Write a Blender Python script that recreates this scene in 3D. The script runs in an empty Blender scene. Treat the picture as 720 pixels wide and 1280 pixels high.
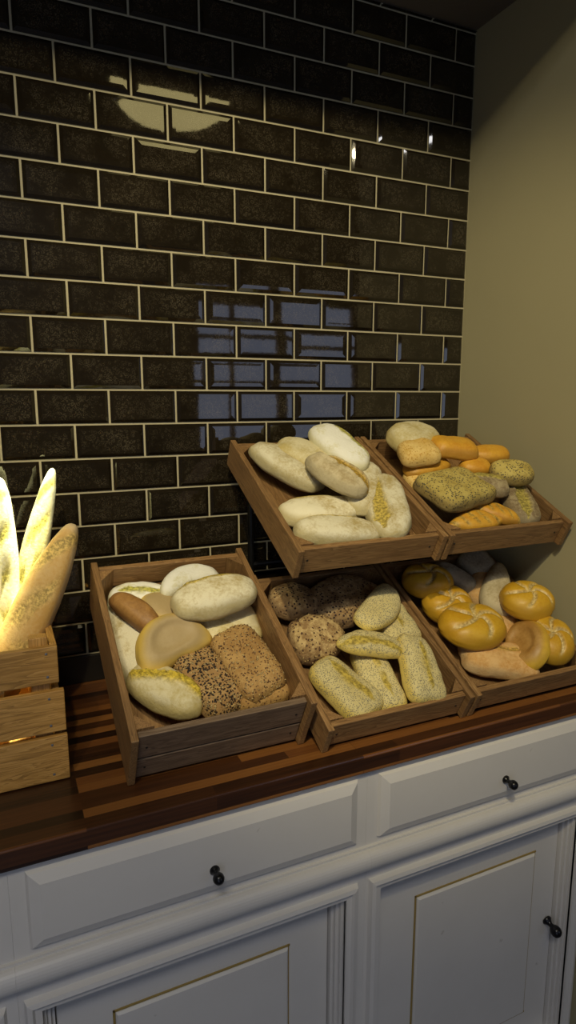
import bpy, bmesh, math, random
from mathutils import Vector, Matrix, noise
C = bpy.context.scene.collection
OZ = 2.25                      # height of the tile course line used as the origin
TW, TH = .1529, .07642         # tile pitch
XR = 1.135                     # right wall
ZC = OZ-1.29                       # worktop top
YE = -.557                     # worktop front edge
rnd = random.Random(4)

# ------------------------------------------------------------------ helpers
def link(name, bm, mats, parent=None, smooth=False, loc=None):
    me = bpy.data.meshes.new(name); bm.to_mesh(me); bm.free()
    for m in (mats if isinstance(mats, (list, tuple)) else [mats]): me.materials.append(m)
    if smooth:
        for p in me.polygons: p.use_smooth = True
    o = bpy.data.objects.new(name, me); C.objects.link(o)
    if parent: o.parent = parent
    if loc: o.location = loc
    return o
def tag(o, label=None, cat=None, group=None, kind=None):
    if label: o['label'] = label
    if cat: o['category'] = cat
    if group: o['group'] = group
    if kind: o['kind'] = kind
    return o
def empty(name, loc, rx=0):
    o = bpy.data.objects.new(name, None); C.objects.link(o); o.location = loc; o.rotation_euler = (rx, 0, 0)
    o.empty_display_size = .05
    return o
def box(bm, x0, x1, y0, y1, z0, z1, bev=0, mi=0):
    r = bmesh.ops.create_cube(bm, size=1)
    for v in r['verts']:
        v.co = Vector(((x0+x1)/2+v.co.x*(x1-x0), (y0+y1)/2+v.co.y*(y1-y0), (z0+z1)/2+v.co.z*(z1-z0)))
    fs = set(f for v in r['verts'] for f in v.link_faces)
    for f in fs: f.material_index = mi
    if bev:
        es = list(set(e for v in r['verts'] for e in v.link_edges))
        bmesh.ops.bevel(bm, geom=es, offset=bev, segments=2, affect='EDGES', profile=.5)
    return bm
def boxo(name, b, mat, parent=None, bev=.0015):
    return link(name, box(bmesh.new(), *b, bev), mat, parent)
def prism(bm, poly, x0, x1, axis='x'):
    a = [bm.verts.new((x0, p[0], p[1]) if axis == 'x' else (p[0], p[1], x0)) for p in poly]
    b = [bm.verts.new((x1, p[0], p[1]) if axis == 'x' else (p[0], p[1], x1)) for p in poly]
    n = len(poly)
    bm.faces.new(a); bm.faces.new(b[::-1])
    for i in range(n): bm.faces.new((a[i], b[i], b[(i+1) % n], a[(i+1) % n]))
    bmesh.ops.recalc_face_normals(bm, faces=bm.faces)
    return bm
def lathe(bm, prof, seg=24, mat=Matrix()):
    rings = []
    for r, z in prof:
        rings.append([bm.verts.new(mat @ Vector((max(r, 1e-5)*math.cos(2*math.pi*k/seg), max(r, 1e-5)*math.sin(2*math.pi*k/seg), z))) for k in range(seg)])
    for a, b in zip(rings, rings[1:]):
        for k in range(seg): bm.faces.new((a[k], a[(k+1) % seg], b[(k+1) % seg], b[k]))
    bm.faces.new(rings[0][::-1]); bm.faces.new(rings[-1])
    bmesh.ops.recalc_face_normals(bm, faces=bm.faces)
    return bm

# ------------------------------------------------------------------ materials
class N:
    def __init__(s, name):
        s.m = bpy.data.materials.new(name); s.m.use_nodes = True
        s.t = s.m.node_tree; s.b = s.t.nodes['Principled BSDF']
    def n(s, ty, ins=None, **kw):
        o = s.t.nodes.new(ty)
        for k, v in kw.items(): setattr(o, k, v)
        for k, v in (ins or {}).items():
            if isinstance(v, bpy.types.NodeSocket): s.t.links.new(v, o.inputs[k])
            else: o.inputs[k].default_value = v
        return o
    def set(s, **kw):
        for k, v in kw.items():
            k = k.replace('_', ' ')
            if isinstance(v, bpy.types.NodeSocket): s.t.links.new(v, s.b.inputs[k])
            else: s.b.inputs[k].default_value = v
    def co(s, scale=(1, 1, 1), src='Object', loc=(0, 0, 0)):
        tc = s.n('ShaderNodeTexCoord')
        return s.n('ShaderNodeMapping', {'Vector': tc.outputs[src], 'Scale': scale, 'Location': loc}).outputs[0]
    def noise(s, vec, scale, detail=4, rough=.5, dist=0):
        return s.n('ShaderNodeTexNoise', {'Vector': vec, 'Scale': scale, 'Detail': detail, 'Roughness': rough, 'Distortion': dist})
    def ramp(s, fac, stops):
        r = s.n('ShaderNodeValToRGB', {'Fac': fac}); e = r.color_ramp.elements
        while len(e) < len(stops): e.new(.5)
        for el, (p, c) in zip(e, stops): el.position = p; el.color = (*c, 1)
        return r.outputs[0]
    def mix(s, fac, a, b, bt='MIX'):
        m = s.n('ShaderNodeMix', data_type='RGBA', blend_type=bt)
        for i, v in ((0, fac), (6, a), (7, b)):
            if isinstance(v, bpy.types.NodeSocket): s.t.links.new(v, m.inputs[i])
            else: m.inputs[i].default_value = v if i == 0 else (*v, 1)
        return m.outputs[2]
    def math(s, op, a, b=0., c=0.):
        return s.n('ShaderNodeMath', {0: a, 1: b, 2: c}, operation=op).outputs[0]
    def bump(s, h, strength=.3, dist=.01):
        return s.n('ShaderNodeBump', {'Height': h, 'Strength': strength, 'Distance': dist}).outputs[0]

def plain(name, col, rough=.5, metal=0, **kw):
    g = N(name); g.set(Base_Color=(*col, 1), Roughness=rough, Metallic=metal)
    return g.m

def mat_plaster(name, col, sc=30):
    g = N(name); v = g.co(); n1 = g.noise(v, sc, 5).outputs[0]; n2 = g.noise(v, 3, 3).outputs[0]
    c = g.mix(n2, tuple(x*.92 for x in col), tuple(min(1, x*1.06) for x in col))
    g.set(Base_Color=c, Roughness=.85, Normal=g.bump(n1, .08, .004)); return g.m

def mat_wood(name, axis, c0, c1, c2, rough=.55):
    g = N(name)
    sc = {'x': (2.2, 28, 28), 'y': (28, 2.2, 28), 'z': (28, 28, 2.2)}[axis]
    oi = g.n('ShaderNodeObjectInfo')
    off = g.n('ShaderNodeVectorMath', {0: g.co(sc), 1: g.n('ShaderNodeVectorMath', {0: (37., 11., 23.), 'Scale': oi.outputs['Random']}, operation='SCALE').outputs[0]}, operation='ADD').outputs[0]
    w = g.noise(off, 1.6, 3, .55, 1.2).outputs[0]
    rings = g.n('ShaderNodeMath', {0: g.math('MULTIPLY', w, 9.), 1: 1.}, operation='FRACT').outputs[0]
    fine = g.noise(off, 7, 6, .7).outputs[0]
    f = g.math('MULTIPLY_ADD', rings, .35, g.math('MULTIPLY', fine, .75))
    col = g.ramp(f, [(.2, c0), (.55, c1), (.9, c2)])
    kn = g.n('ShaderNodeTexVoronoi', {'Vector': off, 'Scale': .35}).outputs[0]
    col = g.mix(g.ramp(kn, [(.05, (1, 1, 1)), (.12, (0, 0, 0))]), col, tuple(x*.35 for x in c0))
    hs = g.n('ShaderNodeHueSaturation', {'Color': col, 'Value': g.math('MULTIPLY_ADD', oi.outputs['Random'], .35, .82)}).outputs[0]
    g.set(Base_Color=hs, Roughness=rough, Normal=g.bump(fine, .25, .002)); return g.m

CW = ((.085, .042, .014), (.225, .122, .046), (.35, .21, .085))
wood_x = mat_wood('crate_wood_long', 'x', *CW)
wood_y = mat_wood('crate_wood_deep', 'y', *CW)
wood_z = mat_wood('crate_wood_upright', 'z', *CW)
CG = ((.06, .038, .024), (.17, .112, .07), (.26, .18, .115))
gwood_x = mat_wood('weathered_wood_long', 'x', *CG)
CB = ((.17, .085, .016), (.44, .235, .055), (.62, .36, .11))
bwood_x = mat_wood('pine_wood_long', 'x', *CB)
bwood_z = mat_wood('pine_wood_upright', 'z', *CB)
bwood_y = mat_wood('pine_wood_deep', 'y', *CB)

def mat_tile():
    g = N('glazed_tile')
    v = g.co()
    w = g.noise(v, 40, 3).outputs['Color']
    v2 = g.n('ShaderNodeVectorMath', {0: v, 1: g.n('ShaderNodeVectorMath', {0: w, 'Scale': .010}, operation='SCALE').outputs[0]}, operation='ADD').outputs[0]
    vo = g.n('ShaderNodeTexVoronoi', {'Vector': v2, 'Scale': 150.}, feature='F1').outputs['Distance']
    ring = g.ramp(vo, [(.22, (0, 0, 0)), (.36, (1, 1, 1)), (.44, (1, 1, 1)), (.60, (0, 0, 0))])
    big = g.ramp(g.noise(v, 14, 5, .65).outputs[0], [(.36, (.0, .0, .0)), (.66, (1, 1, 1))])
    at = g.n('ShaderNodeAttribute', attribute_name='face_mask').outputs['Fac']
    grit = g.ramp(g.noise(v, 420, 4, .6).outputs[0], [(.42, (.15,)*3), (.62, (1, 1, 1))])
    f = g.math('MULTIPLY', g.math('MULTIPLY', g.math('MULTIPLY_ADD', ring, .75, .2), big), g.math('MULTIPLY', at, grit))
    base = g.mix(g.noise(v, 9, 3).outputs[0], (.006, .0045, .0025), (.018, .013, .007))
    col = g.mix(f, base, (.088, .073, .048))
    g.set(Base_Color=col, Roughness=.03, IOR=1.6, Coat_Weight=.0, Coat_Roughness=.02,
          Normal=g.bump(g.noise(v, 60, 3).outputs[0], .006, .003)); return g.m
tile_m = mat_tile()
grout_m = mat_plaster('tile_grout', (.47, .42, .27), 200)
wall_m = mat_plaster('olive_wall_paint', (.385, .345, .20))
ceil_m = mat_plaster('ceiling_paint', (.13, .115, .095))
white_m = mat_plaster('room_wall_paint', (.10, .10, .11))
black_m = plain('black_metal', (.012, .012, .013), .4, .6)
knob_m = plain('black_knob_iron', (.008, .008, .010), .28, .3)
floor_m = mat_plaster('floor_screed', (.11, .115, .14), 12)

def mat_top():
    g = N('butcher_block')
    tc = g.n('ShaderNodeTexCoord'); sp = g.n('ShaderNodeSeparateXYZ', {0: tc.outputs['Object']})
    yy = g.math('ADD', sp.outputs[1], g.math('MULTIPLY', sp.outputs[2], -1.))
    cv = g.n('ShaderNodeCombineXYZ', {0: sp.outputs[0], 1: yy}).outputs[0]
    br = g.n('ShaderNodeTexBrick', {'Vector': cv, 'Color1': (0, 0, 0, 1), 'Color2': (1, 1, 1, 1), 'Mortar': (.3, .3, .3, 1), 'Scale': 1., 'Mortar Size': .0004, 'Bias': 0., 'Brick Width': .37, 'Row Height': .024})
    br.offset = .43; br.offset_frequency = 3; br.squash = 1.35; br.squash_frequency = 2
    fine = g.noise(g.n('ShaderNodeMapping', {'Vector': cv, 'Scale': (5., 190., 1.)}).outputs[0], 1., 5, .65).outputs[0]
    f = g.math('MULTIPLY_ADD', fine, .5, g.math('MULTIPLY_ADD', br.outputs[0], .75, -.15))
    col = g.ramp(f, [(.10, (.014, .005, .002)), (.38, (.075, .026, .008)), (.62, (.17, .062, .016)), (.9, (.27, .115, .028))])
    g.set(Base_Color=col, Roughness=.36, Normal=g.bump(fine, .08, .001), Coat_Weight=.25, Coat_Roughness=.2); return g.m
top_m = mat_top()
def mat_cab():
    g = N('cream_cabinet_paint'); v = g.co()
    n1 = g.noise(v, 6, 5, .6).outputs[0]; st = g.noise(v, 24, 3, .5).outputs[0]
    col = g.mix(n1, (.60, .575, .54), (.68, .655, .62))
    col = g.mix(g.ramp(st, [(.735, (0, 0, 0)), (.77, (.3, .3, .3))]), col, (.22, .18, .13))
    g.set(Base_Color=col, Roughness=.42, Normal=g.bump(n1, .05, .003)); return g.m
cab_m = mat_cab()

# ------------------------------------------------------------------ room shell
def wall_back():
    bm = bmesh.new()
    lay = bm.verts.layers.float.new('face_mask')
    x_min = -1.9
    rows = range(-5, 17)
    for k in rows:
        zt = OZ - k*TH; zb = zt - TH
        zt = min(zt, OZ+.3135)
        if zt - zb < .004 or zb > OZ+.31: continue
        par = 0 if k % 2 == 0 else TW/2
        n0 = math.floor((x_min-par)/TW)
        for n in range(n0, 9):
            xa = n*TW+par; xb = xa+TW
            xb = min(xb, XR); xa = max(xa, x_min)
            if xb - xa < .01: continue
            g = .0018; e = .0075
            a, b, c, d = xa+g, xb-g, zb+g, zt-g
            if d-c < .02: e = .002
            tx, tz = rnd.gauss(0, .0032), rnd.gauss(0, .0038)
            cx, cz = (a+b)/2, (c+d)/2
            def V(x, z, y, m):
                v = bm.verts.new((x, y + (x-cx)*tx + (z-cz)*tz, z)); v[lay] = m; return v
            r0 = [V(x, z, -.0005, 0) for x, z in ((a, c), (b, c), (b, d), (a, d))]
            r1 = [V(x, z, -.0050, 0) for x, z in ((a+.0008, c+.0008), (b-.0008, c+.0008), (b-.0008, d-.0008), (a+.0008, d-.0008))]
            r2 = [V(x, z, -.0095, .25) for x, z in ((a+e, c+e), (b-e, c+e), (b-e, d-e), (a+e, d-e))]
            e2 = min(e+.008, (d-c)/2-.001)
            r3 = [V(x, z, -.0097, 1) for x, z in ((a+e2, c+e2), (b-e2, c+e2), (b-e2, d-e2), (a+e2, d-e2))]
            for p, q in ((r0, r1), (r1, r2), (r2, r3)):
                for i in range(4): bm.faces.new((p[i], p[(i+1) % 4], q[(i+1) % 4], q[i]))
            bm.faces.new(r3)
    box(bm, -1.9, XR+.3, -.0028, .12, 0, OZ+.9, 0, 1)
    # black strip over the lowest tiles, painted shade of the crates
    o = link('wall_back', bm, [tile_m, grout_m]); tag(o, kind='structure')
    s = boxo('shade_band_back', (-1.9, XR, -.012, -.0029, ZC+.0, OZ-17*TH+.0764-.0015), plain('shade_band_paint', (.012, .01, .008), .35)); tag(s, kind='structure')
wall_back()
def shell(name, b, m): return tag(link(name, box(bmesh.new(), *b), m), kind='structure')
XL, XF, YF, ZT = -1.9, 3.6, -3.4, 3.5
shell('wall_right', (XR, XR+.14, -.60, -.0028, 0, OZ+.315), wall_m)
shell('floor', (XL, XF, YF, .12, -.1, 0), floor_m)
# lowered ceiling over the counter, then the higher room ceiling
ZS = OZ+.315
shell('ceiling', (XL, XF, -.67, .0, ZS, ZT), ceil_m)
shell('trim_1', (XL, XF, YF, -.67, ZT, ZT+.1), white_m)
shell('wall_left', (XL-.1, XL, YF, .12, 0, ZT), white_m)
shell('trim_2', (XR+.3, XF, -.0028, .12, 0, ZS), white_m)
shell('wall_far_side', (XF, XF+.1, YF, .12, 0, ZT), white_m)
# wall behind the camera with one window opening and an added door opening
WX0, WX1, WZ0, WZ1 = 1.35, 2.78, OZ-1.15, OZ+.14
bm = bmesh.new()
for b in ((XL, -1.55, 0, ZT), (-1.55, -.45, 2.17, ZT), (-.45, WX0, 0, ZT), (WX1, XF, 0, ZT), (WX0, WX1, 0, WZ0), (WX0, WX1, WZ1, ZT)): box(bm, b[0], b[1], YF-.12, YF, b[2], b[3])
tag(link('wall_front', bm, white_m), kind='structure')
bm = bmesh.new(); fr = .045
for b in ((WX0, WX0+fr, WZ0, WZ1), (WX1-fr, WX1, WZ0, WZ1), (WX0, WX1, WZ0, WZ0+fr), (WX0, WX1, WZ1-fr, WZ1), (2.02, 2.10, WZ0, WZ1), (WX0, WX1, WZ0+.62, WZ0+.67), (WX0, WX1, WZ0+.95, WZ0+.98), (1.66, 1.69, WZ0, WZ1)):
    box(bm, b[0], b[1], YF-.08, YF-.03, b[2], b[3])
win = link('window_1', bm, plain('window_frame_paint', (.25, .16, .12), .5)); tag(win, kind='structure')

bm = bmesh.new()
for b in ((-1.55, -1.48, 0, 2.17), (-.52, -.45, 0, 2.17), (-1.48, -.52, 2.10, 2.17), (-1.48, -.52, 0, .10), (-1.48, -.52, .95, 1.02)):
    box(bm, b[0], b[1], YF-.08, YF-.03, b[2], b[3])
tag(link('added_door_1', bm, black_m), kind='structure')  # unseen glass door, added to let in more cool light from low down

# ------------------------------------------------------------------ worktop
w = link('worktop', box(bmesh.new(), XL+.3, XR-.001, YE, -.004, ZC-.037, ZC, .003), top_m)
tag(w, 'dark striped butcher block worktop running along the tiled wall on the cabinets', 'worktop')

# ------------------------------------------------------------------ cabinets
YD = YE+.012          # face frame plane
def knob(name, parent, x, z, y, s=1., tilt=0):
    bm = bmesh.new()
    m = Matrix.Translation((x, y, z)) @ Matrix.Rotation(math.pi/2+tilt, 4, 'X')
    lathe(bm, [(.0005, 0), (.0085*s, 0), (.009*s, .003*s), (.006*s, .006*s), (.0042*s, .010*s), (.0042*s, .013*s), (.0075*s, .0165*s), (.0098*s, .021*s), (.0098*s, .026*s), (.0075*s, .031*s), (.003*s, .0335*s), (.0005, .034*s)], 20, m)
    return link(name, bm, knob_m, parent, True)
def raised(bm, x0, x1, z0, z1, yb, lift, slope):
    """a raised field with sloped edges, standing lift proud of plane yb"""
    o = [bm.verts.new((x, yb, z)) for x, z in ((x0, z0), (x1, z0), (x1, z1), (x0, z1))]
    e = slope*.18
    a = [bm.verts.new((x, yb-lift*.45, z)) for x, z in ((x0+e, z0+e), (x1-e, z0+e), (x1-e, z1-e), (x0+e, z1-e))]
    i = [bm.verts.new((x, yb-lift, z)) for x, z in ((x0+slope, z0+slope), (x1-slope, z0+slope), (x1-slope, z1-slope), (x0+slope, z1-slope))]
    for p, q in ((o, a), (a, i)):
        for k in range(4): bm.faces.new((p[k], p[(k+1) % 4], q[(k+1) % 4], q[k]))
    bm.faces.new(i)
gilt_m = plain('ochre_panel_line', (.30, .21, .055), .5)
PANEL = [(.150, .481), (.151, .487)]
def cabinet(x0, wd, label, visible_door=True):
    z1 = ZC-.037
    t = empty('base_cabinet', (x0, 0, 0)); tag(t, label, 'cabinet', 'cream cabinets under the worktop')
    L = lambda z: OZ+z
    bm = bmesh.new()
    # carcass box and face frame with a real door opening
    box(bm, .0001, wd-.0001, YD+.045, -.004, .02, z1)
    box(bm, .03, wd-.03, YD+.075, -.03, .0, .02)
    ox0, ox1, oz1, oz0 = .034, .590+(wd-.633)*.5, L(-1.592), .05
    box(bm, .0001, wd-.0001, YD, YD+.045, oz1, z1)
    box(bm, .0001, ox0, YD, YD+.045, .0201, oz1); box(bm, ox1, wd-.0001, YD, YD+.045, .0201, oz1)
    box(bm, ox0, ox1, YD, YD+.045, .02, oz0)
    link('carcass', bm, cab_m, t)
    # drawer front
    dx0, dx1 = .024, wd-.022
    bm = bmesh.new(); raised(bm, dx0, dx1, L(-1.477), L(-1.341), YD-.0003, .014, .020)
    box(bm, dx0+.002, dx1-.002, YD-.001, YD-.0002, L(-1.475), L(-1.343))
    d = link('drawer', bm, cab_m, t)
    knob('knob', d, (.204+.117) if x0 < .5 else (.851-.516), L(-1.428), YD-.0135)
    # round nosed rail
    bm = bmesh.new(); zt, zb = L(-1.490), L(-1.540); pr = []
    for k in range(13):
        a = -math.pi/2+math.pi*k/12; pr.append((YD-.006-.017*max(0, math.cos(a))**.8, (zt+zb)/2-(zt-zb)/2*math.sin(a)*.82))
    pr = [(YD, zt), (YD-.006, zt)]+pr+[(YD-.006, zb), (YD, zb)]
    prism(bm, pr, .0001, wd-.0001); o = link('rail_moulding', bm, cab_m, t)
    # bead around door opening
    bm = bmesh.new(); wb = .026
    def strip(p0, p1, q0, q1):   # outer p0-p1, inner q0-q1 mitred, raised profile
        lev = [(0, 0), (.15, .010), (.45, .012), (.6, .006), (1, .005)]
        rows = []
        for s, h in lev:
            rows.append([bm.verts.new((a[0]+(b[0]-a[0])*s, YD-h, a[1]+(b[1]-a[1])*s)) for a, b in ((p0, q0), (p1, q1))])
        rows.append([bm.verts.new((b[0], YD+.005, b[1])) for b in (q0, q1)])
        for r, q in zip(rows, rows[1:]): bm.faces.new((r[0], r[1], q[1], q[0]))
    O = [(ox0-wb, oz0-wb), (ox1+wb, oz0-wb), (ox1+wb, oz1+wb), (ox0-wb, oz1+wb)]
    I = [(ox0, oz0), (ox1, oz0), (ox1, oz1), (ox0, oz1)]
    for k in range(4): strip(O[k], O[(k+1) % 4], I[k], I[(k+1) % 4])
    bmesh.ops.recalc_face_normals(bm, faces=bm.faces)
    link('opening_bead', bm, cab_m, t)
    # stepped jamb strips inside the opening on both sides
    for s, xe in ((1, ox0), (-1, ox1)):
        bm = bmesh.new()
        for k, (dw, yy) in enumerate(((.006, .008), (.013, .016), (.019, .024))):
            box(bm, min(xe, xe+s*dw), max(xe, xe+s*dw), YD+yy, YD+.044, oz0, oz1, .001)
        link('jamb_strip', bm, cab_m, t)
    # door leaf
    px0, px1 = PANEL[0 if x0 < .5 else 1]
    dx0, dx1 = ox0+.021, ox1-.021; yb = YD+.034
    bm = bmesh.new(); box(bm, dx0, dx1, yb, YD+.0445, oz0+.002, oz1-.002, .0015)
    raised(bm, px0, px1, oz0+.075, L(-1.685), yb-.0002, .0065, .0045)
    dr = link('door', bm, cab_m, t)
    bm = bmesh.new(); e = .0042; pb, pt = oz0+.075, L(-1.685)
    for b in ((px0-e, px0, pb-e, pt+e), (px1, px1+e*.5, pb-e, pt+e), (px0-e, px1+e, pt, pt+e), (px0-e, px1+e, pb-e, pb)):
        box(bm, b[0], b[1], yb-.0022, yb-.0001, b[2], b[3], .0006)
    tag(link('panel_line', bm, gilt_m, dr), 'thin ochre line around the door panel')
    knob('knob', dr, dx0+.026 if x0 < .5 else dx1-.016, L(-1.888), yb, 1.35, .25)
    return t
cabinet(-.117-.633, .633, 'cream base cabinet at the left edge, mostly out of view beside the other two')
cabinet(-.117, .633, 'cream base cabinet with drawer and black knob, below the two slat crate')
cabinet(.516, XR-.003-.516, 'cream base cabinet at the right with black knobs on drawer and door')

# ------------------------------------------------------------------ crates
def crate(o, tilt, Lx, D, H, label, tall=False, group='wooden bread crates tilted on the worktop'):
    t = empty('bread_crate', (o[0], o[1], o[2]+OZ), math.radians(tilt)); tag(t, label, 'crate', group)
    s = .013
    for x in (0, Lx-s): boxo('side_board', (x, x+s, 0, D, 0, H), wood_y, t)
    boxo('bottom_board', (s, Lx-s, .026, D-.028, .002, .010), wood_y, t)
    fm = gwood_x if tall else wood_x
    if tall:
        boxo('front_slat', (s+.0015, Lx-s-.0015, .012, .024, .001, .052), fm, t)
        boxo('front_slat', (s+.0015, Lx-s-.0015, .012, .024, .057, H-.008), fm, t)
        boxo('back_slat', (s+.001, Lx-s-.001, D-.026, D-.014, .002, .066), wood_x, t)
        boxo('back_slat', (s+.001, Lx-s-.001, D-.026, D-.014, .074, H-.002), wood_x, t)
    else:
        boxo('front_slat', (s+.0015, Lx-s-.0015, .012, .024, .001, H-.006), fm, t)
        boxo('back_slat', (s+.001, Lx-s-.001, D-.026, D-.014, .002, H-.002), wood_x, t)
    # triangular corner blocks
    for cx, sx in ((s+.0003, 1), (Lx-s-.0003, -1)):
        for cy, sy in ((.0245, 1), (D-.0265, -1)):
            bm = prism(bmesh.new(), [(cx, cy), (cx+sx*.030, cy), (cx, cy+sy*.030)], .011, H-.003, 'z')
            link('corner_block', bm, wood_z, t)
    # nail heads on the front slats
    for x in (.030, Lx-.030):
        for z in ((.028, .085) if tall else (.032,)):
            bm = bmesh.new(); lathe(bm, [(.0001, 0), (.0022, 0), (.0018, .0008), (.0001, .001)], 10, Matrix.Translation((x, .0118, z)) @ Matrix.Rotation(math.pi/2, 4, 'X'))
            link('nail', bm, black_m, t)
    return t
CR = {
 'A': ((.079, -.470, -1.29), 27.5, .338, .447, .126, 'large two slat wooden crate standing left on the worktop beside the baguette crate', True),
 'B': ((.432, -.515, -1.29), 26.4, .340, .440, .066, 'lower middle wooden crate holding poppy seed rolls on the worktop', False),
 'C': ((.777, -.515, -1.29), 26.4, .343, .440, .066, 'lower right wooden crate holding kaiser rolls on the worktop', False),
 'D': ((.415, -.420, -.972), 26.4, .347, .420, .066, 'upper left wooden crate holding pale floury loaves above the poppy seed rolls', False),
 'E': ((.767, -.420, -.972), 26.4, .350, .420, .066, 'upper right wooden crate holding orange and dark loaves against the olive wall', False)}
crates = {}
for k, a in CR.items(): crates[k] = crate(a[0], a[1], a[2], a[3], a[4], a[5], a[6])

# display stand that carries the tilted crates: two tiers of sloped rails on posts
st = empty('display_stand', (.6, -.1, ZC)); tag(st, 'black metal stand behind and under the tilted crates', 'stand')
def bar(name, p, q, r=.007):
    p, q = Vector(p)-Vector((.6, -.1, ZC)), Vector(q)-Vector((.6, -.1, ZC)); d = q-p
    bm = bmesh.new(); m = Matrix.Translation(p) @ d.to_track_quat('Z', 'X').to_matrix().to_4x4()
    lathe(bm, [(r, 0), (r, d.length)], 12, m); return link(name, bm, black_m, st, False)
def under(k, u, v, dz=.0075):   # a point just under the crate floor
    o, t = CR[k][0], math.radians(CR[k][1])
    return (o[0]+u, o[1]+v*math.cos(t)+dz*math.sin(t), o[2]+OZ+v*math.sin(t)-dz*math.cos(t))
for k in 'ABCDE':
    for u in (.06, .28):
        if k in 'DE':
            a, b = under(k, u, .03), under(k, u, .40); bar('rail', a, b)
            bar('post', (b[0], b[1]+.014, ZC), (b[0], b[1]+.014, b[2]+.004), .008)
        else:
            b = under(k, u, .385); bar('post', (b[0], b[1], ZC), b, .007)
for z in (ZC+.25,): bar('crossbar', (.475, -.044, z), (1.047, -.044, z))

# baguette crate at the left edge
bx0, bx1, by0, by1 = -.335, -.008, -.405, -.10
t = empty('baguette_crate', ((bx0+bx1)/2, (by0+by1)/2, ZC)); tag(t, 'upright slatted pine crate at the left edge holding the baguettes', 'crate')
def bc(name, b, m):
    cx, cy = (bx0+bx1)/2, (by0+by1)/2
    return boxo(name, (b[0]-cx, b[1]-cx, b[2]-cy, b[3]-cy, b[4], b[5]), m, t, .0018)
for z0, z1, ex in ((.002, .085, .0), (.093, .168, -.001), (.182, .248, -.008)):
    bc('front_slat', (bx0, bx1+ex, by0, by0+.012, z0, z1), bwood_x)
    bc('back_slat', (bx0, bx1+ex, by1-.012, by1, z0, z1), bwood_x)
    for x in (bx0, bx1-.012-.008): bc('side_slat', (x, x+.012, by0+.013, by1-.013, z0, z1), bwood_y)
for x in (bx0+.013, bx1-.052):
    for y in (by0+.0125, by1-.0345):
        bc('corner_post', (x, x+.030, y, y+.022, .003, .262), bwood_z)
bc('bottom_board', (bx0+.013, bx1-.022, by0+.013, by1-.013, .003, .0028+.010), bwood_y)
nail_m = plain('steel_nail', (.30, .32, .36), .35, .8)
for z in (.015, .07, .106, .155, .195, .236):
    bm = bmesh.new(); lathe(bm, [(.0001, 0), (.0024, 0), (.0018, .0008), (.0001, .001)], 10, Matrix.Translation((bx1-.026-(bx0+bx1)/2, by0-.0001-(by0+by1)/2, z)) @ Matrix.Rotation(math.pi/2, 4, 'X'))
    link('nail', bm, nail_m, t)

# ------------------------------------------------------------------ bread
def mat_bread(name, crust, flour, rim, crack=(.42, .27, .07), flour_amt=.5, fscale=18, seeds=None, seed_amt=.5, seed_scale=260, rough=.8, bumpy=.35):
    """crust colour, flour dusted colour, rim = colour low on the sides, crack = torn crumb, seeds = colour of topping specks"""
    g = N(name); v = g.co(); oi = g.n('ShaderNodeObjectInfo')
    v = g.n('ShaderNodeVectorMath', {0: v, 1: g.n('ShaderNodeVectorMath', {0: (7., 3., 5.), 'Scale': oi.outputs['Random']}, operation='SCALE').outputs[0]}, operation='ADD').outputs[0]
    n1 = g.noise(v, fscale, 6, .6).outputs[0]; n2 = g.noise(v, 160, 4, .65).outputs[0]
    ff = g.ramp(g.math('MULTIPLY_ADD', n2, .35, g.math('MULTIPLY', n1, .75)), [(.62-flour_amt*.35, (0, 0, 0)), (.80-flour_amt*.35, (1, 1, 1))])
    col = g.mix(ff, crust, flour)
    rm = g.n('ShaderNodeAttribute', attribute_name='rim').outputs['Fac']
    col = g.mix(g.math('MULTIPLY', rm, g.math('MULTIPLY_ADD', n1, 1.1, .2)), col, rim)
    hgt = g.math('MULTIPLY', n2, 1.)
    if seeds:
        vo = g.n('ShaderNodeTexVoronoi', {'Vector': v, 'Scale': float(seed_scale), 'Randomness': 1.})
        rr = g.n('ShaderNodeSeparateColor', {0: vo.outputs['Color']}).outputs[0]
        dot = g.math('MULTIPLY', g.math('LESS_THAN', vo.outputs['Distance'], .42), g.math('LESS_THAN', rr, seed_amt))
        pt = g.n('ShaderNodeAttribute', attribute_name='top').outputs['Fac']
        dot = g.math('MULTIPLY', dot, pt)
        col = g.mix(dot, col, seeds); hgt = g.math('ADD', hgt, g.math('MULTIPLY', dot, 1.5))
    ck = g.n('ShaderNodeAttribute', attribute_name='crack').outputs['Fac']
    cc = g.mix(g.ramp(n2, [(.40, (0, 0, 0)), (.62, (1, 1, 1))]), tuple(x*.40 for x in crack), crack)
    col = g.mix(ck, col, cc)
    hs = g.n('ShaderNodeHueSaturation', {'Color': col, 'Value': g.math('MULTIPLY_ADD', oi.outputs['Random'], .2, .9)}).outputs[0]
    g.set(Base_Color=hs, Roughness=rough, Normal=g.bump(hgt, bumpy, .003)); return g.m
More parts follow.
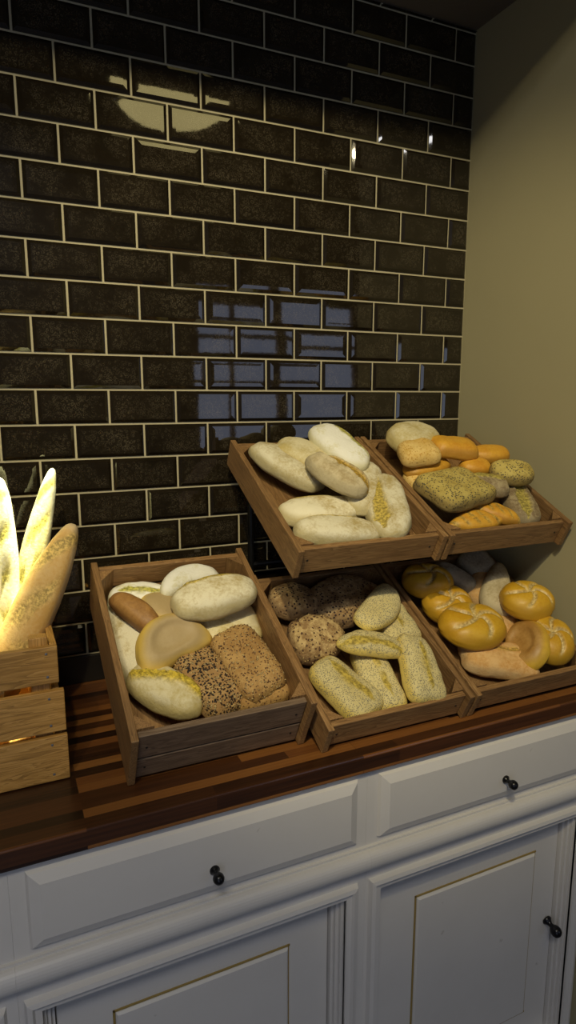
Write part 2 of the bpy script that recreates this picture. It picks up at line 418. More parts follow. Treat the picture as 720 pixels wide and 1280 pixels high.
B = dict(
 pale=mat_bread('pale_floured_crust', (.46, .36, .15), (.74, .69, .50), (.46, .38, .17), crack=(.66, .50, .10), flour_amt=.62, bumpy=.5),
 white=mat_bread('white_floured_crust', (.62, .57, .28), (.88, .87, .78), (.66, .61, .34), crack=(.62, .57, .12), flour_amt=.75, bumpy=.5),
 cream=mat_bread('cream_soft_crust', (.52, .42, .16), (.70, .63, .40), (.52, .41, .14), crack=(.78, .58, .06), flour_amt=.55, bumpy=.45),
 tan=mat_bread('tan_glossy_crust', (.40, .24, .07), (.46, .30, .10), (.56, .38, .09), flour_amt=.3, rough=.5, bumpy=.12, fscale=8),
 tanflat=mat_bread('tan_flat_roll_crust', (.42, .31, .15), (.46, .35, .18), (.76, .52, .08), flour_amt=.4, rough=.6, bumpy=.12, fscale=8),
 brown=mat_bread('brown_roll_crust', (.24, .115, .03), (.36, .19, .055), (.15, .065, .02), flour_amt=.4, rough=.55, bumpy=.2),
 darkseed=mat_bread('black_seed_crust', (.30, .17, .06), (.40, .25, .10), (.38, .24, .09), flour_amt=.4, seeds=(.035, .018, .010), seed_amt=.62, seed_scale=190, bumpy=.8),
 lightseed=mat_bread('sesame_crust', (.36, .20, .06), (.50, .31, .11), (.40, .24, .07), flour_amt=.45, seeds=(.15, .075, .028), seed_amt=.34, seed_scale=230, bumpy=.8),
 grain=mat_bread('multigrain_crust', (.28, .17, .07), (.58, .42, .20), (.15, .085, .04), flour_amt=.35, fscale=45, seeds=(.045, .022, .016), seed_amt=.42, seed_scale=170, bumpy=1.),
 grainlight=mat_bread('oat_crust', (.30, .18, .07), (.62, .45, .20), (.20, .11, .05), flour_amt=.42, fscale=60, seeds=(.09, .045, .02), seed_amt=.3, seed_scale=150, bumpy=1.),
 poppy=mat_bread('poppy_seed_crust', (.60, .50, .22), (.66, .57, .28), (.72, .54, .10), crack=(.66, .50, .09), flour_amt=.5, seeds=(.21, .19, .13), seed_amt=.66, seed_scale=400, bumpy=.3),
 kaiser=mat_bread('kaiser_crust', (.58, .31, .014), (.66, .40, .03), (.50, .28, .02), crack=(.82, .68, .34), flour_amt=.45, fscale=10, rough=.45, bumpy=.1),
 ring=mat_bread('brown_faced_golden_crust', (.36, .19, .045), (.46, .27, .08), (.66, .42, .03), flour_amt=.35, rough=.45, bumpy=.15, fscale=30),
 rust=mat_bread('rustic_orange_crust', (.52, .27, .07), (.66, .42, .17), (.50, .34, .16), crack=(.60, .38, .07), flour_amt=.5, fscale=25, bumpy=.6),
 orange=mat_bread('orange_baked_crust', (.54, .25, .018), (.66, .36, .035), (.42, .21, .03), crack=(.62, .40, .08), flour_amt=.5, fscale=14, rough=.5, bumpy=.3),
 corn=mat_bread('golden_corn_crust', (.68, .43, .10), (.82, .60, .22), (.70, .48, .15), flour_amt=.5, fscale=22, seeds=(.55, .30, .05), seed_amt=.3, seed_scale=250, bumpy=.5),
 olive=mat_bread('olive_seeded_crust', (.40, .30, .07), (.54, .43, .12), (.20, .14, .05), crack=(.56, .42, .07), flour_amt=.5, fscale=30, seeds=(.10, .085, .045), seed_amt=.5, seed_scale=240, bumpy=.7),
 grey=mat_bread('grey_floured_crust', (.24, .20, .13), (.44, .39, .28), (.22, .18, .11), flour_amt=.6, fscale=20),
 crusty=mat_bread('cracked_brown_crust', (.36, .28, .14), (.56, .48, .30), (.42, .36, .22), crack=(.60, .38, .05), flour_amt=.5, fscale=24, bumpy=.6),
 rye=mat_bread('rye_floured_crust', (.20, .14, .07), (.36, .29, .16), (.24, .19, .10), crack=(.52, .42, .09), flour_amt=.5, fscale=40, bumpy=.7),
)
def smooth01(a, b, x):
    t = max(0., min(1., (x-a)/(b-a))); return t*t*(3-2*t)
def loaf_bm(L, W, T, n=2.4, dome=.58, bend=0., taper=0., lump=.05, crack=None, seed=0, flat=.55, rimw=.5, pinch=0.):
    """one closed loaf about its own centre: L long, W wide, T high; underside flattened"""
    bm = bmesh.new(); U, Vn = 64, 40
    lc = bm.verts.layers.float.new('crack'); lr = bm.verts.layers.float.new('rim'); lt = bm.verts.layers.float.new('top')
    rings = []
    rs = random.Random(seed); ph = rs.uniform(0, 100)
    for j in range(Vn+1):
        phi = -math.pi/2+math.pi*j/Vn; ring = []
        cr, sz = max(0., math.cos(phi))**dome, math.sin(phi)
        for i in range(U if 0 < j < Vn else 1):
            th = 2*math.pi*i/U; c, s = math.cos(th), math.sin(th)
            e = 1/((abs(c)**n+abs(s)**n)**(1/n))
            x, y = cr*e*c, cr*e*s
            z = (abs(sz)**.9)*(1 if sz > 0 else -flat)
            y *= 1+taper*x
            y *= 1-pinch*smooth01(.3, 1, abs(x)); 
            m = 0.
            if crack:
                kind = crack[0]
                if kind == 'kaiser':
                    r = math.hypot(x, y); a = math.atan2(y, x)+ph
                    k = 5; aa = (a+.9*r) % (2*math.pi/k); aa = min(aa, 2*math.pi/k-aa)
                    dd = aa*max(r, .04)
                    if sz > 0:
                        m = .85*(1-smooth01(.03, .12, dd))*(1-smooth01(.80, .98, r))
                        z -= .20*(1-smooth01(0, .12, dd))*(1-smooth01(.75, .95, r)); z -= .12*(1-smooth01(0, .25, r))
                        x *= 1+.05*smooth01(.1, .3, dd)*(r > .6); 
                elif kind == 'line':      # torn seam along the length: (kind, y offset, half width, depth, x half extent)
                    _, yo, hw, dp, xe = crack
                    wig = .10*noise.noise(Vector((x*2.3+ph, 1.7, 0)))+.05*noise.noise(Vector((x*7+ph, 4.7, 0)))
                    wd = hw*(1-smooth01(xe*.55, xe, abs(x)))*(1+.5*noise.noise(Vector((x*6, ph, 3))))
                    dd = abs(y-yo-wig)
                    if sz > 0 and wd > .01:
                        m = 1-smooth01(wd*.7, wd*1.15, dd)
                        z += dp*m + abs(dp)*.9*math.exp(-((dd-wd*1.15)/.08)**2)*(1 if dp < 0 else 0)*(wd/hw)
                elif kind == 'ridge':     # yellow ridge that curls across the top
                    _, yo, hw, dp, xe = crack
                    yc = yo+.42*math.sin(x*2.6+.5)
                    dd = abs(y-yc); wd = hw*(1-smooth01(xe*.7, xe, abs(x)))
                    if sz > 0 and wd > .01:
                        m = (1-smooth01(wd*.6, wd*1.1, dd)); z += dp*m*(1+.8*noise.noise(Vector((x*5, y*9, ph))))
                elif kind == 'hollow':    # shallow dished face
                    r = math.hypot(x/.62, y/.62)
                    if sz > 0: z -= crack[1]*(1-smooth01(.55, 1.1, r)); m = 0
                elif kind == 'slashes':
                    _, cnt, hw, dp = crack
                    if sz > 0:
                        q = (x*.5+.5)*cnt + y*.55; fr = abs((q % 1)-.5)*2
                        m = (1-smooth01(hw*.6, hw*1.3, fr))*(1-smooth01(.45, .8, abs(y)))*(1-smooth01(.85, .97, abs(x))); z += dp*m
            p = Vector((x*L/2, y*W/2, z*T/2))
            d = noise.noise(Vector((p.x*16+ph, p.y*16, p.z*16)))*lump + noise.noise(Vector((p.x*45+ph, p.y*45, p.z*45)))*lump*.45 + noise.noise(Vector((p.x*150, p.y*150+ph, p.z*150)))*lump*.14
            p *= 1+d*1.6
            p.z += noise.noise(Vector((p.x*22, p.y*22, ph)))*lump*T*.6
            p.y += bend*W*((p.x/(L/2))**2-.33)
            v = bm.verts.new(p); v[lc] = m
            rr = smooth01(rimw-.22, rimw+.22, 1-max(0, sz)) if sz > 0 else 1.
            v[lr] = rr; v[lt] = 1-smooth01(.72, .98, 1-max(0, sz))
            ring.append(v)
        rings.append(ring)
    for a, b in zip(rings, rings[1:]):
        if len(a) == 1:
            for i in range(U): bm.faces.new((a[0], b[(i+1) % U], b[i]))
        elif len(b) == 1:
            for i in range(U): bm.faces.new((a[i], a[(i+1) % U], b[0]))
        else:
            for i in range(U): bm.faces.new((a[i], a[(i+1) % U], b[(i+1) % U], b[i]))
    bmesh.ops.recalc_face_normals(bm, faces=bm.faces)
    return bm
def add_seeds(o, cnt, mats, seed, size=.0028):
    """seeds stuck over the crust, in the loaf's own mesh"""
    me = o.data; rs = random.Random(seed)
    top = [p for p in me.polygons if p.normal.z > .15]
    bm = bmesh.new(); bm.from_mesh(me)
    base = len(me.materials)
    for m in mats: me.materials.append(m)
    ar = [p.area for p in top]
    for p in rs.choices(top, ar, k=cnt):
        c, nn = p.center, p.normal
        q = nn.to_track_quat('Z', 'X').to_matrix().to_4x4() @ Matrix.Rotation(rs.uniform(0, 6.3), 4, 'Z')
        s = size*rs.uniform(.7, 1.3)
        j = Vector((rs.uniform(-1, 1), rs.uniform(-1, 1), rs.uniform(-1, 1)))*.001
        mt = Matrix.Translation(c+nn*.0004+j) @ q @ Matrix.Diagonal((s*.95, s*.55, s*.4, 1))
        r = bmesh.ops.create_icosphere(bm, subdivisions=1, radius=1, matrix=mt)
        mi = base+rs.randrange(len(mats))
        for f in set(f for v in r['verts'] for f in v.link_faces): f.material_index = mi; f.smooth = True
    bm.to_mesh(me); bm.free()
sd_black = plain('black_seed', (.018, .010, .007), .5); sd_tan = plain('sunflower_seed', (.34, .25, .12), .6)
sd_brown = plain('linseed', (.085, .035, .014), .45); sd_pale = plain('sesame_seed', (.50, .36, .15), .6)

# BREAD DATA
PLACE = [
('a1','A',0.038,0.411,0.040,0.053,0.147,0.040,0.091,0.060,0),
('a2','A',0.029,0.381,0.070,0.153,0.358,0.070,0.076,0.050,0),
('a3','A',0.020,0.361,0.100,0.093,0.252,0.095,0.044,0.045,0),
('a4','A',0.097,0.358,0.085,0.154,0.272,0.085,0.072,0.045,0),
('a5','A',0.130,0.366,0.100,0.268,0.394,0.100,0.054,0.045,0),
('a6','A',0.137,0.275,0.135,0.312,0.296,0.135,0.085,0.060,0),
('a7','A',0.049,0.200,0.085,0.194,0.249,0.095,0.088,0.050,25),
('a8','A',0.197,0.269,0.060,0.355,0.273,0.060,0.132,0.060,0),
('a9','A',0.034,0.193,0.055,0.138,0.078,0.060,0.077,0.055,0),
('a10','A',0.153,0.216,0.060,0.202,0.062,0.055,0.090,0.055,0),
('a11','A',0.266,0.229,0.080,0.302,0.072,0.070,0.099,0.060,0),
('a12','A',0.240,0.079,0.055,0.345,0.086,0.055,0.048,0.045,0),
('b1','B',0.014,0.362,0.040,0.134,0.339,0.040,0.100,0.060,0),
('b2','B',0.111,0.303,0.045,0.281,0.368,0.045,0.121,0.060,0),
('b3','B',0.221,0.390,0.035,0.325,0.342,0.035,0.094,0.050,0),
('b4','B',0.022,0.247,0.045,0.143,0.222,0.045,0.098,0.060,0),
('b5','B',0.173,0.203,0.095,0.304,0.305,0.090,0.068,0.035,0),
('b6','B',0.103,0.192,0.080,0.241,0.134,0.080,0.056,0.035,0),
('b7','B',0.321,0.306,0.055,0.332,0.167,0.050,0.097,0.050,0),
('b8','B',0.267,0.152,0.085,0.239,0.011,0.050,0.083,0.045,0),
('b9','B',0.180,0.195,0.035,0.160,0.030,0.035,0.076,0.045,0),
('b10','B',0.061,0.170,0.040,0.115,0.025,0.038,0.088,0.045,0),
('c1','C',0.014,0.340,0.070,0.137,0.319,0.070,0.092,0.066,0),
('c2','C',0.046,0.270,0.050,0.167,0.256,0.050,0.098,0.066,0),
('c3','C',0.023,0.170,0.075,0.178,0.164,0.075,0.116,0.066,0),
('c4','C',0.207,0.195,0.105,0.325,0.170,0.115,0.104,0.066,0),
('c5','C',0.234,0.080,0.070,0.332,0.050,0.085,0.110,0.066,0),
('c6','C',0.241,0.151,0.070,0.185,0.033,0.060,0.099,0.050,42),
('c7','C',0.059,0.122,0.035,0.216,0.048,0.035,0.094,0.050,0),
('c8','C',0.142,0.392,0.060,0.210,0.293,0.060,0.060,0.045,0),
('c9','C',0.230,0.382,0.050,0.303,0.389,0.090,0.094,0.050,0),
('c10','C',0.287,0.356,0.070,0.196,0.247,0.050,0.067,0.040,0),
('c11','C',0.331,0.338,0.090,0.226,0.201,0.070,0.066,0.045,0),
('c12','C',0.174,0.228,0.040,0.242,0.146,0.040,0.084,0.050,0),
('d1','D',0.029,0.384,0.060,0.129,0.221,0.050,0.078,0.050,0),
('d2','D',0.103,0.388,0.070,0.211,0.255,0.070,0.088,0.050,0),
('d3','D',0.203,0.404,0.100,0.247,0.229,0.095,0.083,0.050,0),
('d4','D',0.135,0.261,0.100,0.200,0.128,0.095,0.081,0.050,0),
('d5','D',0.312,0.291,0.060,0.196,0.113,0.060,0.075,0.050,0),
('d6','D',0.306,0.199,0.070,0.241,0.003,0.055,0.084,0.050,0),
('d7','D',0.025,0.148,0.040,0.208,0.140,0.040,0.077,0.050,0),
('d8','D',0.032,0.072,0.045,0.211,0.042,0.040,0.070,0.050,0),
('e1','E',0.030,0.317,0.100,0.163,0.354,0.100,0.102,0.060,0),
('e2','E',-0.019,0.268,0.095,0.072,0.251,0.115,0.080,0.045,0),
('e3','E',0.106,0.271,0.115,0.219,0.248,0.115,0.075,0.045,0),
('e4','E',0.225,0.258,0.095,0.321,0.235,0.105,0.054,0.040,0),
('e5','E',0.033,0.241,0.065,0.154,0.250,0.080,0.059,0.040,0),
('e6','E',0.167,0.219,0.085,0.243,0.205,0.090,0.049,0.040,0),
('e7','E',0.216,0.169,0.100,0.315,0.138,0.110,0.065,0.045,0),
('e8','E',0.009,0.127,0.075,0.167,0.156,0.080,0.128,0.050,0),
('e9','E',0.146,0.151,0.085,0.231,0.114,0.090,0.060,0.040,0),
('e10','E',0.313,0.176,0.055,0.251,0.020,0.050,0.073,0.050,0),
('e11','E',0.046,0.068,0.035,0.195,0.059,0.045,0.050,0.035,0),
('e12','E',0.137,0.104,0.050,0.230,0.042,0.050,0.051,0.035,0),
('e13','E',0.031,0.229,0.050,0.117,0.228,0.050,0.070,0.040,0),
]
# END BREAD DATA
# id: (name, category, group, label, material, loaf options, seeds)
G = {'A': 'loaves and rolls heaped in the large left crate', 'B': 'rolls in the lower middle crate', 'C': 'rolls in the lower right crate', 'D': 'floury loaves in the upper left crate', 'E': 'loaves in the upper right crate'}
K = dict(
 a1=('bread_loaf', 'long pale floured loaf lying lowest along the left side of the large crate', 'pale', dict(n=2.6)),
 a2=('bread_loaf', 'white floured loaf in the back left corner of the large crate', 'white', dict(n=2.6, crack=('line', .1, .16, .06, .8))),
 a3=('bread_roll', 'long dark brown roll lying diagonally at the left side of the large crate', 'brown', dict(n=2.3, bend=-.15, rimw=.75)),
 a4=('bread_roll', 'smooth tan roll between the dark brown roll and the large pale loaf', 'tanflat', dict(n=2.2, rimw=.3)),
 a5=('bread_loaf', 'arched white floured loaf at the back of the large crate', 'white', dict(n=2.4, bend=-.35)),
 a6=('bread_loaf', 'big pale oval loaf lying on top of the heap in the large crate', 'pale', dict(n=2.5, crack=('line', .55, .12, .03, .9))),
 a7=('bread_roll', 'tan bean shaped roll with golden rim and flat face in the large crate', 'tanflat', dict(n=2.3, bend=-.25, crack=('hollow', .3), rimw=.28)),
 a8=('bread_loaf', 'wide cream loaf under the big pale oval loaf, right side of crate', 'cream', dict(n=2.6, crack=('line', .5, .07, -.08, .5))),
 a9=('bread_roll', 'cream roll with a curled yellow ridge at the front left of the large crate', 'cream', dict(n=2.4, crack=('ridge', .0, .30, .2, .95))),
 a10=('bread_loaf', 'small rectangular loaf crusted with black and tan seeds', 'darkseed', dict(n=5, dome=.42, lump=.035)),
 a11=('bread_loaf', 'rectangular light brown sesame loaf at the front right of the large crate', 'lightseed', dict(n=5, dome=.42, lump=.035)),
 a12=('bread_roll', 'seeded roll mostly hidden under the light brown sesame loaf', 'lightseed', dict(n=2.6)),
 b1=('bread_roll', 'round dark multigrain roll in the back left corner of the lower middle crate', 'grain', dict(n=2.2, lump=.06)),
 b2=('bread_roll', 'large angular dark multigrain roll at the back of the lower middle crate', 'grain', dict(n=2.9, lump=.06)),
 b3=('bread_roll', 'dark multigrain roll tucked behind the large angular one', 'grain', dict(n=2.5, lump=.06)),
 b4=('bread_roll', 'lighter oat crusted roll in front of the round dark multigrain roll', 'grainlight', dict(n=2.3, lump=.06, taper=-.15)),
 b5=('bread_roll', 'slim curved poppy seed roll standing beside the large multigrain roll', 'poppy', dict(n=2.5, bend=.18, rimw=.6)),
 b6=('bread_roll', 'long curved poppy seed roll lying across the middle of the crate', 'poppy', dict(n=2.3, bend=-.22, pinch=.2, crack=('line', -.35, .3, .02, 1.0))),
 b7=('bread_roll', 'square poppy seed roll against the right side, behind its neighbour', 'poppy', dict(n=5.5, dome=.42, crack=('line', 0, .12, .03, .6))),
 b8=('bread_roll', 'rectangular poppy seed roll at the front right with yellow seam', 'poppy', dict(n=5.5, dome=.42, taper=.12, crack=('line', 0, .17, .05, .85))),
 b9=('bread_roll', 'poppy seed roll in the middle of the front row with yellow left side', 'poppy', dict(n=4.2, dome=.45, rimw=.42, taper=.18, crack=('line', .2, .18, .04, .8))),
 b10=('bread_roll', 'poppy seed roll at the front left of the lower middle crate', 'poppy', dict(n=4.2, dome=.45, rimw=.42, taper=.1, crack=('line', .2, .22, .05, .85))),
 c1=('kaiser_roll', 'kaiser roll in the back left corner of the lower right crate', 'kaiser', dict(n=2, crack=('kaiser',), lump=.02)),
 c2=('kaiser_roll', 'paler kaiser roll behind the largest kaiser roll', 'kaiser', dict(n=2, crack=('kaiser',), lump=.02)),
 c3=('kaiser_roll', 'largest kaiser roll with star cuts at the left of the crate', 'kaiser', dict(n=2, crack=('kaiser',), lump=.02)),
 c4=('kaiser_roll', 'kaiser roll highest at the right beside the olive wall', 'kaiser', dict(n=2, crack=('kaiser',), lump=.02)),
 c5=('kaiser_roll', 'kaiser roll cut by the right edge of the photo', 'kaiser', dict(n=2, crack=('kaiser',), lump=.02)),
 c6=('bread_roll', 'round golden roll with a dished brown face turned left', 'ring', dict(n=2, crack=('hollow', .35), lump=.015, rimw=.40)),
 c7=('bread_roll', 'rustic square orange brown roll at the front of the lower right crate', 'rust', dict(n=5, dome=.45, crack=('line', .3, .16, -.05, .6))),
 c8=('bread_roll', 'grey floured roll behind the kaiser roll at the back left', 'grey', dict(n=2.4)),
 c9=('bread_loaf', 'pale floured loaf standing at the back of the lower right crate', 'grey', dict(n=2.8)),
 c10=('bread_roll', 'pointed brown crusty roll in the middle back of the lower right crate', 'rust', dict(n=2.4, taper=.35, lump=.05)),
 c11=('bread_roll', 'pointed pale roll behind the highest kaiser roll', 'crusty', dict(n=2.4, taper=.4, lump=.04)),
 c12=('bread_roll', 'smooth pale pinkish roll in the middle between kaiser rolls', 'rust', dict(n=2.4)),
 d1=('bread_loaf', 'oval floured loaf at the left side of the upper left crate', 'pale', dict(n=2.7)),
 d2=('bread_loaf', 'long floured loaf with yellowish top behind the oval one', 'cream', dict(n=2.5)),
 d3=('bread_loaf', 'bright white floured loaf at the top back of the upper left crate', 'white', dict(n=2.5, crack=('line', .6, .14, .03, .85))),
 d4=('bread_loaf', 'brownish loaf with a wide torn crack in the centre of the crate', 'crusty', dict(n=2.5, lump=.045, crack=('line', .30, .40, -.14, 1.2))),
 d5=('bread_loaf', 'plain pale loaf between the torn brown loaf and the crate side', 'pale', dict(n=2.5)),
 d6=('bread_loaf', 'pale loaf with a long torn yellow crack at the front right', 'pale', dict(n=2.7, crack=('line', -.4, .36, -.12, .95))),
 d7=('bread_loaf', 'pale loaf in the second row from the front slat, yellow top edge', 'pale', dict(n=2.5, crack=('line', .72, .14, .02, .8))),
 d8=('bread_loaf', 'pale loaf lying frontmost against the slat of the upper left crate', 'pale', dict(n=2.5, crack=('line', .68, .14, .02, .7))),
 e1=('bread_loaf', 'tall pale yellow loaf highest at the back left of the upper right crate', 'cream', dict(n=2.5)),
 e2=('bread_loaf', 'grainy golden loaf in front of the tall pale yellow loaf', 'corn', dict(n=4, dome=.5)),
 e3=('bread_roll', 'square orange roll at the top back of the upper right crate', 'orange', dict(n=4, dome=.5, lump=.05)),
 e4=('bread_roll', 'flat orange roll right of the square orange roll', 'orange', dict(n=2.4)),
 e5=('bread_roll', 'long orange brown roll behind the dark square loaf', 'orange', dict(n=2.5, crack=('line', .4, .2, .02, .9))),
 e6=('bread_roll', 'small orange roll below the flat orange roll', 'orange', dict(n=2.4)),
 e7=('bread_roll', 'olive yellow seeded roll at the right end of the heap', 'olive', dict(n=2.6, lump=.06)),
 e8=('bread_loaf', 'big dark olive square loaf with floury grain at the centre front', 'olive', dict(n=6, dome=.36, lump=.035)),
 e9=('bread_roll', 'dark roll with yellow crumb right of the big olive square loaf', 'rye', dict(n=2.6, crack=('line', .3, .3, .03, .9))),
 e10=('bread_roll', 'dark rye roll with a yellow crack at the front right corner', 'rye', dict(n=2.5, crack=('line', -.1, .36, -.10, 1.))),
 e11=('croissant', 'orange pointed pastry roll lying along the front slat', 'orange', dict(n=2.1, pinch=.45, bend=-.15, crack=('slashes', 6, .35, -.05))),
 e12=('croissant', 'smaller orange pastry roll partly behind the one along the front slat', 'orange', dict(n=2.1, pinch=.4, bend=-.12, crack=('slashes', 5, .35, -.05))),
 e13=('bread_roll', 'yellowish roll under the long orange brown roll', 'corn', dict(n=2.4)),
)
bpy.context.view_layer.update()
for i, (bid, cr, x1, y1, z1, x2, y2, z2, W, T, roll) in enumerate(PLACE):
    name, label, mk, opt = K[bid]
    p, q = Vector((x1, y1, z1)), Vector((x2, y2, z2)); ax = (q-p); L = ax.length*1.04; ax.normalize(); W *= (1.06 if opt.get('n', 2.4) > 2.95 else 1.15); T *= 1.3
    up = Vector((0, 0, 1)); up = (up-ax*up.dot(ax)).normalized(); sd = up.cross(ax)
    R = Matrix((ax, sd, up)).transposed().to_4x4() @ Matrix.Rotation(math.radians(roll+rnd.gauss(0, 6)), 4, 'X')
    # keep each loaf between the crate sides, behind the front slat and on the floor board
    lx, dd = CR[cr][2], CR[cr][3]
    hx = (abs(ax.x)*L/2 + abs(sd.x)*W/2)*.90; hy = (abs(ax.y)*L/2 + abs(sd.y)*W/2)*.80
    if hx > lx/2-.018: k = (lx/2-.018)/hx; L *= k; W *= k; hx *= k
    c = (p+q)/2
    d = Vector((min(max(c.x, .016+hx), lx-.016-hx), min(max(c.y, .026+hy), dd-.028-hy), max(c.z, .0105+.30*T+abs(ax.z)*L*.4)))-c
    p += d; q += d
    M = crates[cr].matrix_world @ Matrix.Translation((p+q)/2) @ R
    o = link(name, loaf_bm(L, W, T, seed=i+3, **opt), B[mk], None, True)
    if bid == 'a10': add_seeds(o, 900, [sd_black, sd_black, sd_tan, sd_pale], 5)
    if bid == 'a11': add_seeds(o, 420, [sd_pale, sd_tan, sd_brown], 6, .0024)
    if bid == 'b4': add_seeds(o, 160, [sd_pale, sd_brown], 7, .0026)
    o.matrix_world = M
    tag(o, label, {'bread_loaf': 'loaf of bread', 'bread_roll': 'bread roll', 'kaiser_roll': 'bread roll', 'croissant': 'pastry'}[name], G[cr])

# baguettes
bag_w = mat_bread('pale_baguette_crust', (.86, .80, .26), (.95, .93, .66), (.93, .92, .72), crack=(.84, .76, .18), flour_amt=.6, fscale=9)
bag_b = mat_bread('golden_baguette_crust', (.56, .33, .09), (.62, .42, .17), (.60, .50, .33), crack=(.74, .52, .16), flour_amt=.5, fscale=12)
def baguette(p, q, w, m, label, face, seed, sl=6):
    p, q = Vector(p), Vector(q); ax = (q-p); L = ax.length; ax.normalize()
    up = Vector(face); up = (up-ax*up.dot(ax)).normalized(); sd = up.cross(ax)
    o = link('baguette', loaf_bm(L, w, w*.9, n=2.6, dome=.45, lump=.02, crack=('slashes', sl, .42, -.06), seed=seed, flat=.8, pinch=.25), m, None, True)
    o.matrix_world = Matrix.Translation((p+q)/2) @ Matrix((ax, sd, up)).transposed().to_4x4()
    tag(o, label, 'baguette', 'baguettes standing in the pine crate')
zb = ZC+.045
baguette((-.110, -.26, zb), (-.083, -.20, OZ-.775), .062, bag_w, 'bright pale baguette at the left edge standing nearly upright', (-.2, -1, .1), 1)
baguette((-.118, -.19, zb), (.016, -.135, OZ-.765), .052, bag_w, 'bright pale baguette leaning right, tallest in the crate', (-.2, -1, .2), 2)
baguette((-.168, -.325, zb), (.040, -.235, OZ-.865), .078, bag_b, 'golden brown baguette in front with rough slashes', (-.3, -1, .25), 3, 4)
baguette((-.20, -.30, zb), (-.165, -.22, OZ-.80), .055, bag_w, 'pale baguette outside the left edge of the photo', (-.2, -1, .1), 4)
baguette((-.128, -.350, zb), (-.130, -.335, OZ-.985), .05, bag_w, 'short pale baguette at the left edge, lowest of the bright ones', (-.1, -1, .1), 5, 3)

# ------------------------------------------------------------------ lamps
def pendant(loc, r, col, strength, label):
    t = empty('pendant_lamp', loc); tag(t, label, 'lamp', 'dome pendant lamps in front of the lowered ceiling')
    bm = bmesh.new()
    lathe(bm, [(r*1.03, .0), (r*1.04, .004), (r*.98, .05), (r*.75, .115), (r*.35, .165), (.03, .185), (.025, .22), (.02, .222)], 48)
    bmesh.ops.delete(bm, geom=[f for f in bm.faces if len(f.verts) > 8 and f.calc_center_median().z < .01], context='FACES')
    link('shade', bm, black_m, t, True)
    g = N('lamp_diffuser'); g.set(Base_Color=(.8, .75, .5, 1), Emission_Color=(*col, 1), Emission_Strength=strength)
    bm = bmesh.new(); pr = [(r*.97*math.cos(a), .004-.48*r*math.sin(a)) for a in [math.pi/2*k/8 for k in range(8, -1, -1)]]
    lathe(bm, [(max(x, .001), z) for x, z in pr], 48)
    link('diffuser', bm, g.m, t, True)
    bm = bmesh.new(); lathe(bm, [(.004, .22), (.004, ZT-loc[2])], 8); link('cable', bm, black_m, t)
def added_spot(loc, aim, watts, size, label, col, rad=.03, blend=.4):  # spot added out of view to supply the warm wash from the left
    t = empty('added_spotlight', loc); tag(t, label, 'lamp')
    q = (Vector(aim)-Vector(loc)).to_track_quat('-Z', 'Y')
    m = q.to_matrix().to_4x4()
    bm = bmesh.new(); lathe(bm, [(.030, .0), (.042, -.002), (.045, .0), (.045, .11), (.030, .125)], 24, m); link('lamp_head', bm, black_m, t, True)
    bm = bmesh.new(); lathe(bm, [(.008, .10), (.008, ZT-loc[2])], 8); link('stem', bm, black_m, t)
    l = bpy.data.lights.new('spot', 'SPOT'); l.energy = watts; l.color = col; l.shadow_soft_size = rad; l.spot_size = math.radians(size); l.spot_blend = blend
    o = bpy.data.objects.new('spot', l); C.objects.link(o); o.parent = t; o.rotation_euler = q.to_euler(); o.location = q @ Vector((0, 0, -.01-rad*.2))
LAMPC = (1., .85, .50)
pendant((.86, -2.0, OZ+.885), .30, (1., .82, .34), 4.2, 'dome pendant lamp mirrored in the upper tiles')
added_spot((-.36, -2.0, OZ+.87), (.66, -.16, OZ-.70), 132, 42, 'added unseen spotlight left of the camera aimed at the bread crates', LAMPC, blend=.6)
added_spot((-1.15, -2.1, OZ+.88), (.95, -.3, OZ-.4), 20, 44, 'added unseen spotlight farther left aimed at the olive wall', LAMPC, blend=.5)
added_spot((-.75, -2.0, OZ+.85), (.0, 0, OZ-.55), 42, 50, 'added unseen spotlight aimed at the tiles behind the baguettes', LAMPC, blend=.6)

def area(name, loc, rot, sx, sy, e, col):
    l = bpy.data.lights.new(name, 'AREA'); l.shape = 'RECTANGLE'; l.size = sx; l.size_y = sy; l.energy = e; l.color = col
    o = bpy.data.objects.new(name, l); C.objects.link(o); o.location = loc; o.rotation_euler = rot; return o
# daylight outside the window, then cool fill added behind the unseen door
area('daylight', ((WX0+WX1)/2, YF-.10, (WZ0+WZ1)/2), (math.radians(90), 0, 0), WX1-WX0, WZ1-WZ0, 4.5, (.66, .74, 1.))
area('daylight', (-1.0, YF-.10, 1.12), (math.radians(90), 0, 0), 1.1, 2.1, 7, (.66, .76, 1.))
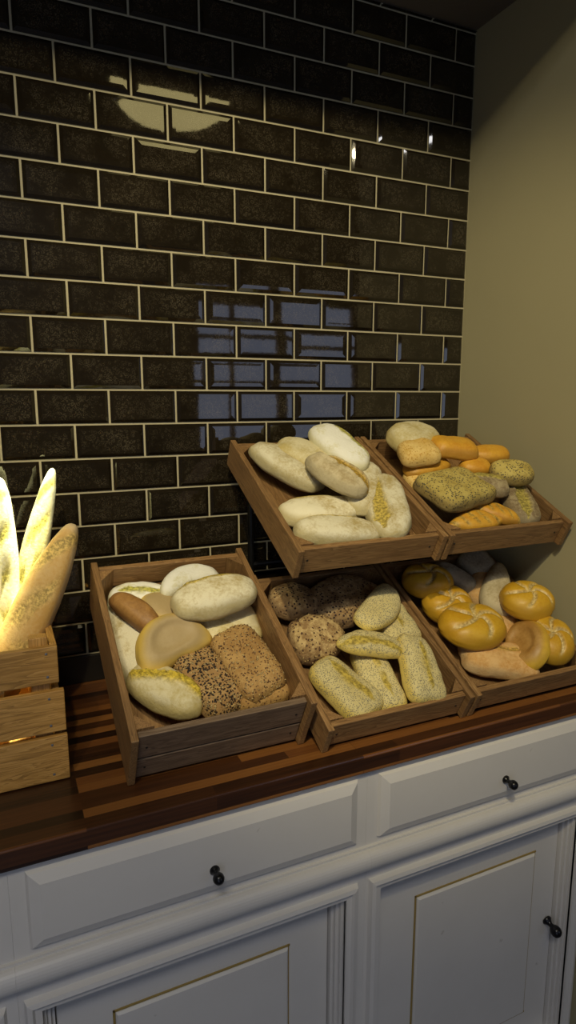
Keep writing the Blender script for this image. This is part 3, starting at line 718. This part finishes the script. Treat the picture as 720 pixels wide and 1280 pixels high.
# flat ceiling light in the room behind the camera
t = empty('ceiling_panel_light', (-.65, -2.6, ZT)); tag(t, 'flat square ceiling light in the room behind the camera', 'lamp')
link('housing', box(bmesh.new(), -.45, .45, -.32, .32, -.05, -.001, .004), white_m, t)
pl = area('panel', (0, 0, -.055), (0, 0, 0), .86, .60, 27, (.97, .95, .95)); pl.parent = t
# recessed downlights in the lowered ceiling
def downlight(x, y, watts, size, label, aim=(0, 0, -1), col=(1., .93, .55)):
    t = empty('downlight', (x, y, ZS)); tag(t, label, 'lamp')
    bm = bmesh.new(); lathe(bm, [(.026, -.002), (.045, -.002), (.045, -.006), (.026, -.006)], 24); link('trim_ring', bm, black_m, t)
    l = bpy.data.lights.new('spot', 'SPOT'); l.energy = watts; l.color = col; l.shadow_soft_size = .02; l.spot_size = math.radians(size); l.spot_blend = .5
    o = bpy.data.objects.new('spot', l); C.objects.link(o); o.parent = t; o.location = (0, 0, -.02)
    o.rotation_euler = Vector(aim).to_track_quat('-Z', 'Y').to_euler()
downlight(.18, -.14, 600, 14., 'recessed downlight in the lowered ceiling above the baguettes', (-.262, -.03, -1))

w = bpy.data.worlds.new('World'); bpy.context.scene.world = w; w.use_nodes = True
w.node_tree.nodes['Background'].inputs[0].default_value = (.6, .72, 1, 1); w.node_tree.nodes['Background'].inputs[1].default_value = .5

# ------------------------------------------------------------------ camera
cam = bpy.data.cameras.new('Camera'); co = bpy.data.objects.new('Camera', cam); C.objects.link(co)
cam.sensor_fit = 'VERTICAL'; cam.sensor_height = 24; cam.sensor_width = 24; cam.lens = 804.255/1280*24; cam.clip_start = .02
Rr = ((0.9104294, -0.4136642, .00041), (-0.0716889, -0.1587555, -0.9847118), (0.4074051, 0.8964812, -0.1741908))
co.matrix_world = Matrix(((Rr[0][0], -Rr[1][0], -Rr[2][0], -.0873), (Rr[0][1], -Rr[1][1], -Rr[2][1], -1.50493), (Rr[0][2], -Rr[1][2], -Rr[2][2], OZ-.63001), (0, 0, 0, 1)))
sc = bpy.context.scene; sc.camera = co
sc.view_settings.view_transform = 'Standard'; sc.view_settings.look = 'None'; sc.view_settings.gamma = 1; sc.view_settings.use_curve_mapping = False
sc.view_settings.exposure = 0
